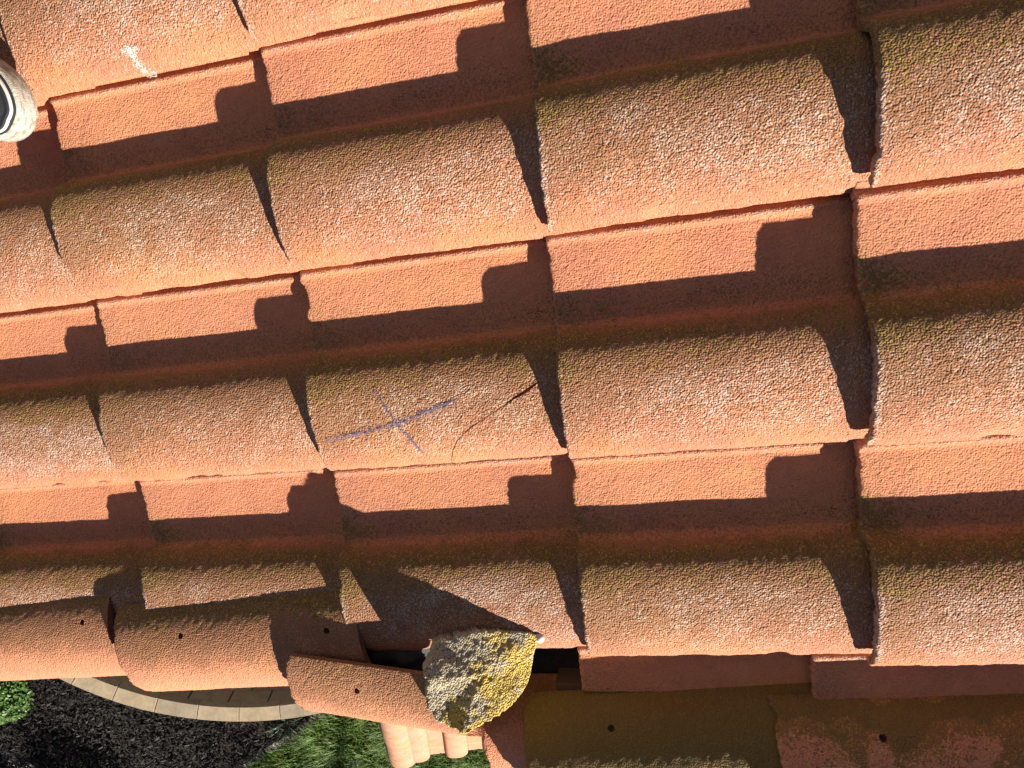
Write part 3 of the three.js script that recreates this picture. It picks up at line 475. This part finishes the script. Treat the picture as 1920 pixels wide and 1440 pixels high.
function frond(t, a, L, rise, droop, m) {
  const p = []; for (let q = 0; q <= 16; q++) { const u = q / 16; p.push(V(Math.cos(a) * L * u, rise * u - droop * u * u, Math.sin(a) * L * u)); }
  const c = new THREE.CatmullRomCurve3(p), leaves = [new THREE.TubeGeometry(c, 16, 0.006, 5).toNonIndexed()]; leaves[0].deleteAttribute('uv');
  for (let q = 3; q < 60; q++) for (const s of [-1, 1]) { const u = q / 60, o = c.getPointAt(u), d = c.getTangentAt(u), side = d.clone().cross(V(0, 1, 0)).normalize().multiplyScalar(s), l = 0.22 * Math.sin(Math.PI * (0.12 + 0.84 * u)) * rr(0.85, 1.1), e = []; for (let k = 0; k <= 4; k++) { const w = k / 4; e.push(o.clone().addScaledVector(side, l * w * 0.75).addScaledVector(d, l * w * 0.65).add(V(0, 0.05 * w - 0.08 * w * w, 0))); } leaves.push(strip(e, 0.0045)); }
  part('frond', mergeGeometries(leaves), m, t);
}
{ const t = thing('palm', 'low feathery palm with arching fronds over the lawn edging', 'palm'); t.position.copy(onGround(640, 1520)); const m = leafMat(0.045, 0.10, 0.022); for (let i = 0; i < 15; i++) frond(t, i * 2.4 + 0.3, rr(0.75, 1.15), rr(0.5, 0.9), rr(0.25, 0.6), m);
  const tr = new THREE.CylinderGeometry(0.05, 0.08, 0.2, 12); tr.translate(0, 0.1, 0); part('trunk', tr, new THREE.MeshStandardMaterial({ color: new THREE.Color().setRGB(0.09, 0.06, 0.04), roughness: 1 }), t); }
function shrub(at, r, h, n, label) {
  const t = thing('shrub', label, 'shrub', null); t.position.copy(at); const geos = [], st = [];
  for (let i = 0; i < n; i++) { const a = rr(0, 6.283), u = Math.sqrt(rnd()), lump = 0.65 + 0.5 * fbm(Math.cos(a) * 2 + 9, Math.sin(a) * 2 + u * 2, 2), y = h * (0.35 + 0.65 * Math.sqrt(Math.max(0, 1 - u * u))) * lump * rr(0.75, 1.05), x = Math.cos(a) * r * u * lump, z = Math.sin(a) * r * u * lump, d = V(rr(-1, 1), rr(-0.2, 0.6), rr(-1, 1)).normalize(), l = rr(0.025, 0.05), o = V(x, y, z); geos.push(strip([0, 1, 2, 3].map((k) => o.clone().addScaledVector(d, l * k / 3).add(V(0, -0.006 * k * k / 9, 0))), l * 0.26, rr(-0.6, 0.6))); }
  for (let i = 0; i < 14; i++) { const a = i * 2.4, c = new THREE.CatmullRomCurve3([V(0, 0, 0), V(Math.cos(a) * r * 0.3, h * 0.4, Math.sin(a) * r * 0.3), V(Math.cos(a) * r * 0.6, h * 0.7, Math.sin(a) * r * 0.6)]); const g = new THREE.TubeGeometry(c, 6, 0.006, 5); st.push(g); }
  part('foliage', mergeGeometries(geos), leafMat(0.075, 0.15, 0.028), t); part('stems', mergeGeometries(st), new THREE.MeshStandardMaterial({ color: new THREE.Color().setRGB(0.06, 0.04, 0.025), roughness: 1 }), t);
}
shrub(onGround(265, 1545), 0.55, 1.05, 3200, 'tall leafy shrub standing in the mulch bed away from the court');
shrub(onGround(85, 1530), 0.5, 0.95, 2800, 'tall leafy shrub at the corner of the bed edging');
shrub(onGround(30, 1285), 0.28, 0.40, 2000, 'small leafy bright green shrub beside the round court');

// ---- lower tiled porch roof, partly hidden under the gable edge
{
  const porch = thing('porch_roof', 'lower porch roof of peach coloured tiles down beside the lawn', 'roof');
  const yaw = 1.5, o = onGround(836, 1415, 2.05); o.x -= 0.118 * Math.sin(yaw); o.z -= 0.118 * Math.cos(yaw); porch.position.copy(o);
  porch.rotation.set(0, yaw, 0.45, 'YZX');
  const cm = dataTex(512, 512, (u, v, q) => { const x = u * 300, y = v * 300, b = fbm(x / 40, y / 90, 3), f = vn(x / 1.5, y / 1.5); const t = 0.85 + 0.3 * b + 0.15 * (f - 0.5); q[0] = 0.56 * t; q[1] = 0.265 * t; q[2] = 0.165 * t; mixTo(q, 0.42, 0.24, 0.08, 0.7 * sst(0.5, 0.66, fbm(x / 24 + 7, y / 60, 3))); mixTo(q, 0.1, 0.06, 0.03, 0.6 * sst(0.82, 0.92, vn(x / 3, y / 3))); }, true); cm.repeat.set(1 / 0.3, 1 / 0.3);
  const pm = new THREE.MeshStandardMaterial({ map: cm, roughness: 0.9, bumpMap: reliefM, bumpScale: 0.001 });
  const pg = shellGeo(tileProfile(-S0, TW, 48), { sd: 81, nx: 24 });
  for (let c = -1; c < 4; c++) for (let q = 0; q < 5; q++) { const m = part('roof_tile', pg, pm, porch); m.position.set(q * TL, -EDGE, c * TW); m.rotation.z = -TILT / TL; }
  const rg = rakeCut([[0.12, 0.7]], { sd: 83, nx: 30 });
  for (let q = 0; q < 5; q++) { const m = part('rake_tile', rg, pm, porch); m.position.set(q * TL - 0.02, -0.055, -0.20); m.rotation.set(-62 * D, 0, -TILT / TL, 'YZX'); }
  const wd = new THREE.MeshStandardMaterial({ color: new THREE.Color().setRGB(0.2, 0.12, 0.07), roughness: 0.9 });
  const dk = new THREE.BoxGeometry(1.75, 0.03, 4.9 * TW); dk.translate(0.98, -0.085, 1.55 * TW); part('roof_deck', dk, wd, porch);
  for (const [x, z] of [[0.3, 1.4 * TW], [0.3, 3.6 * TW]]) { const g = new THREE.BoxGeometry(0.12, 2.2, 0.12); const m = part('post', g, wd, porch); m.rotation.z = -0.45; m.position.set(x - 0.47, -1.05, z); }
}

renderer.render(scene, camera);
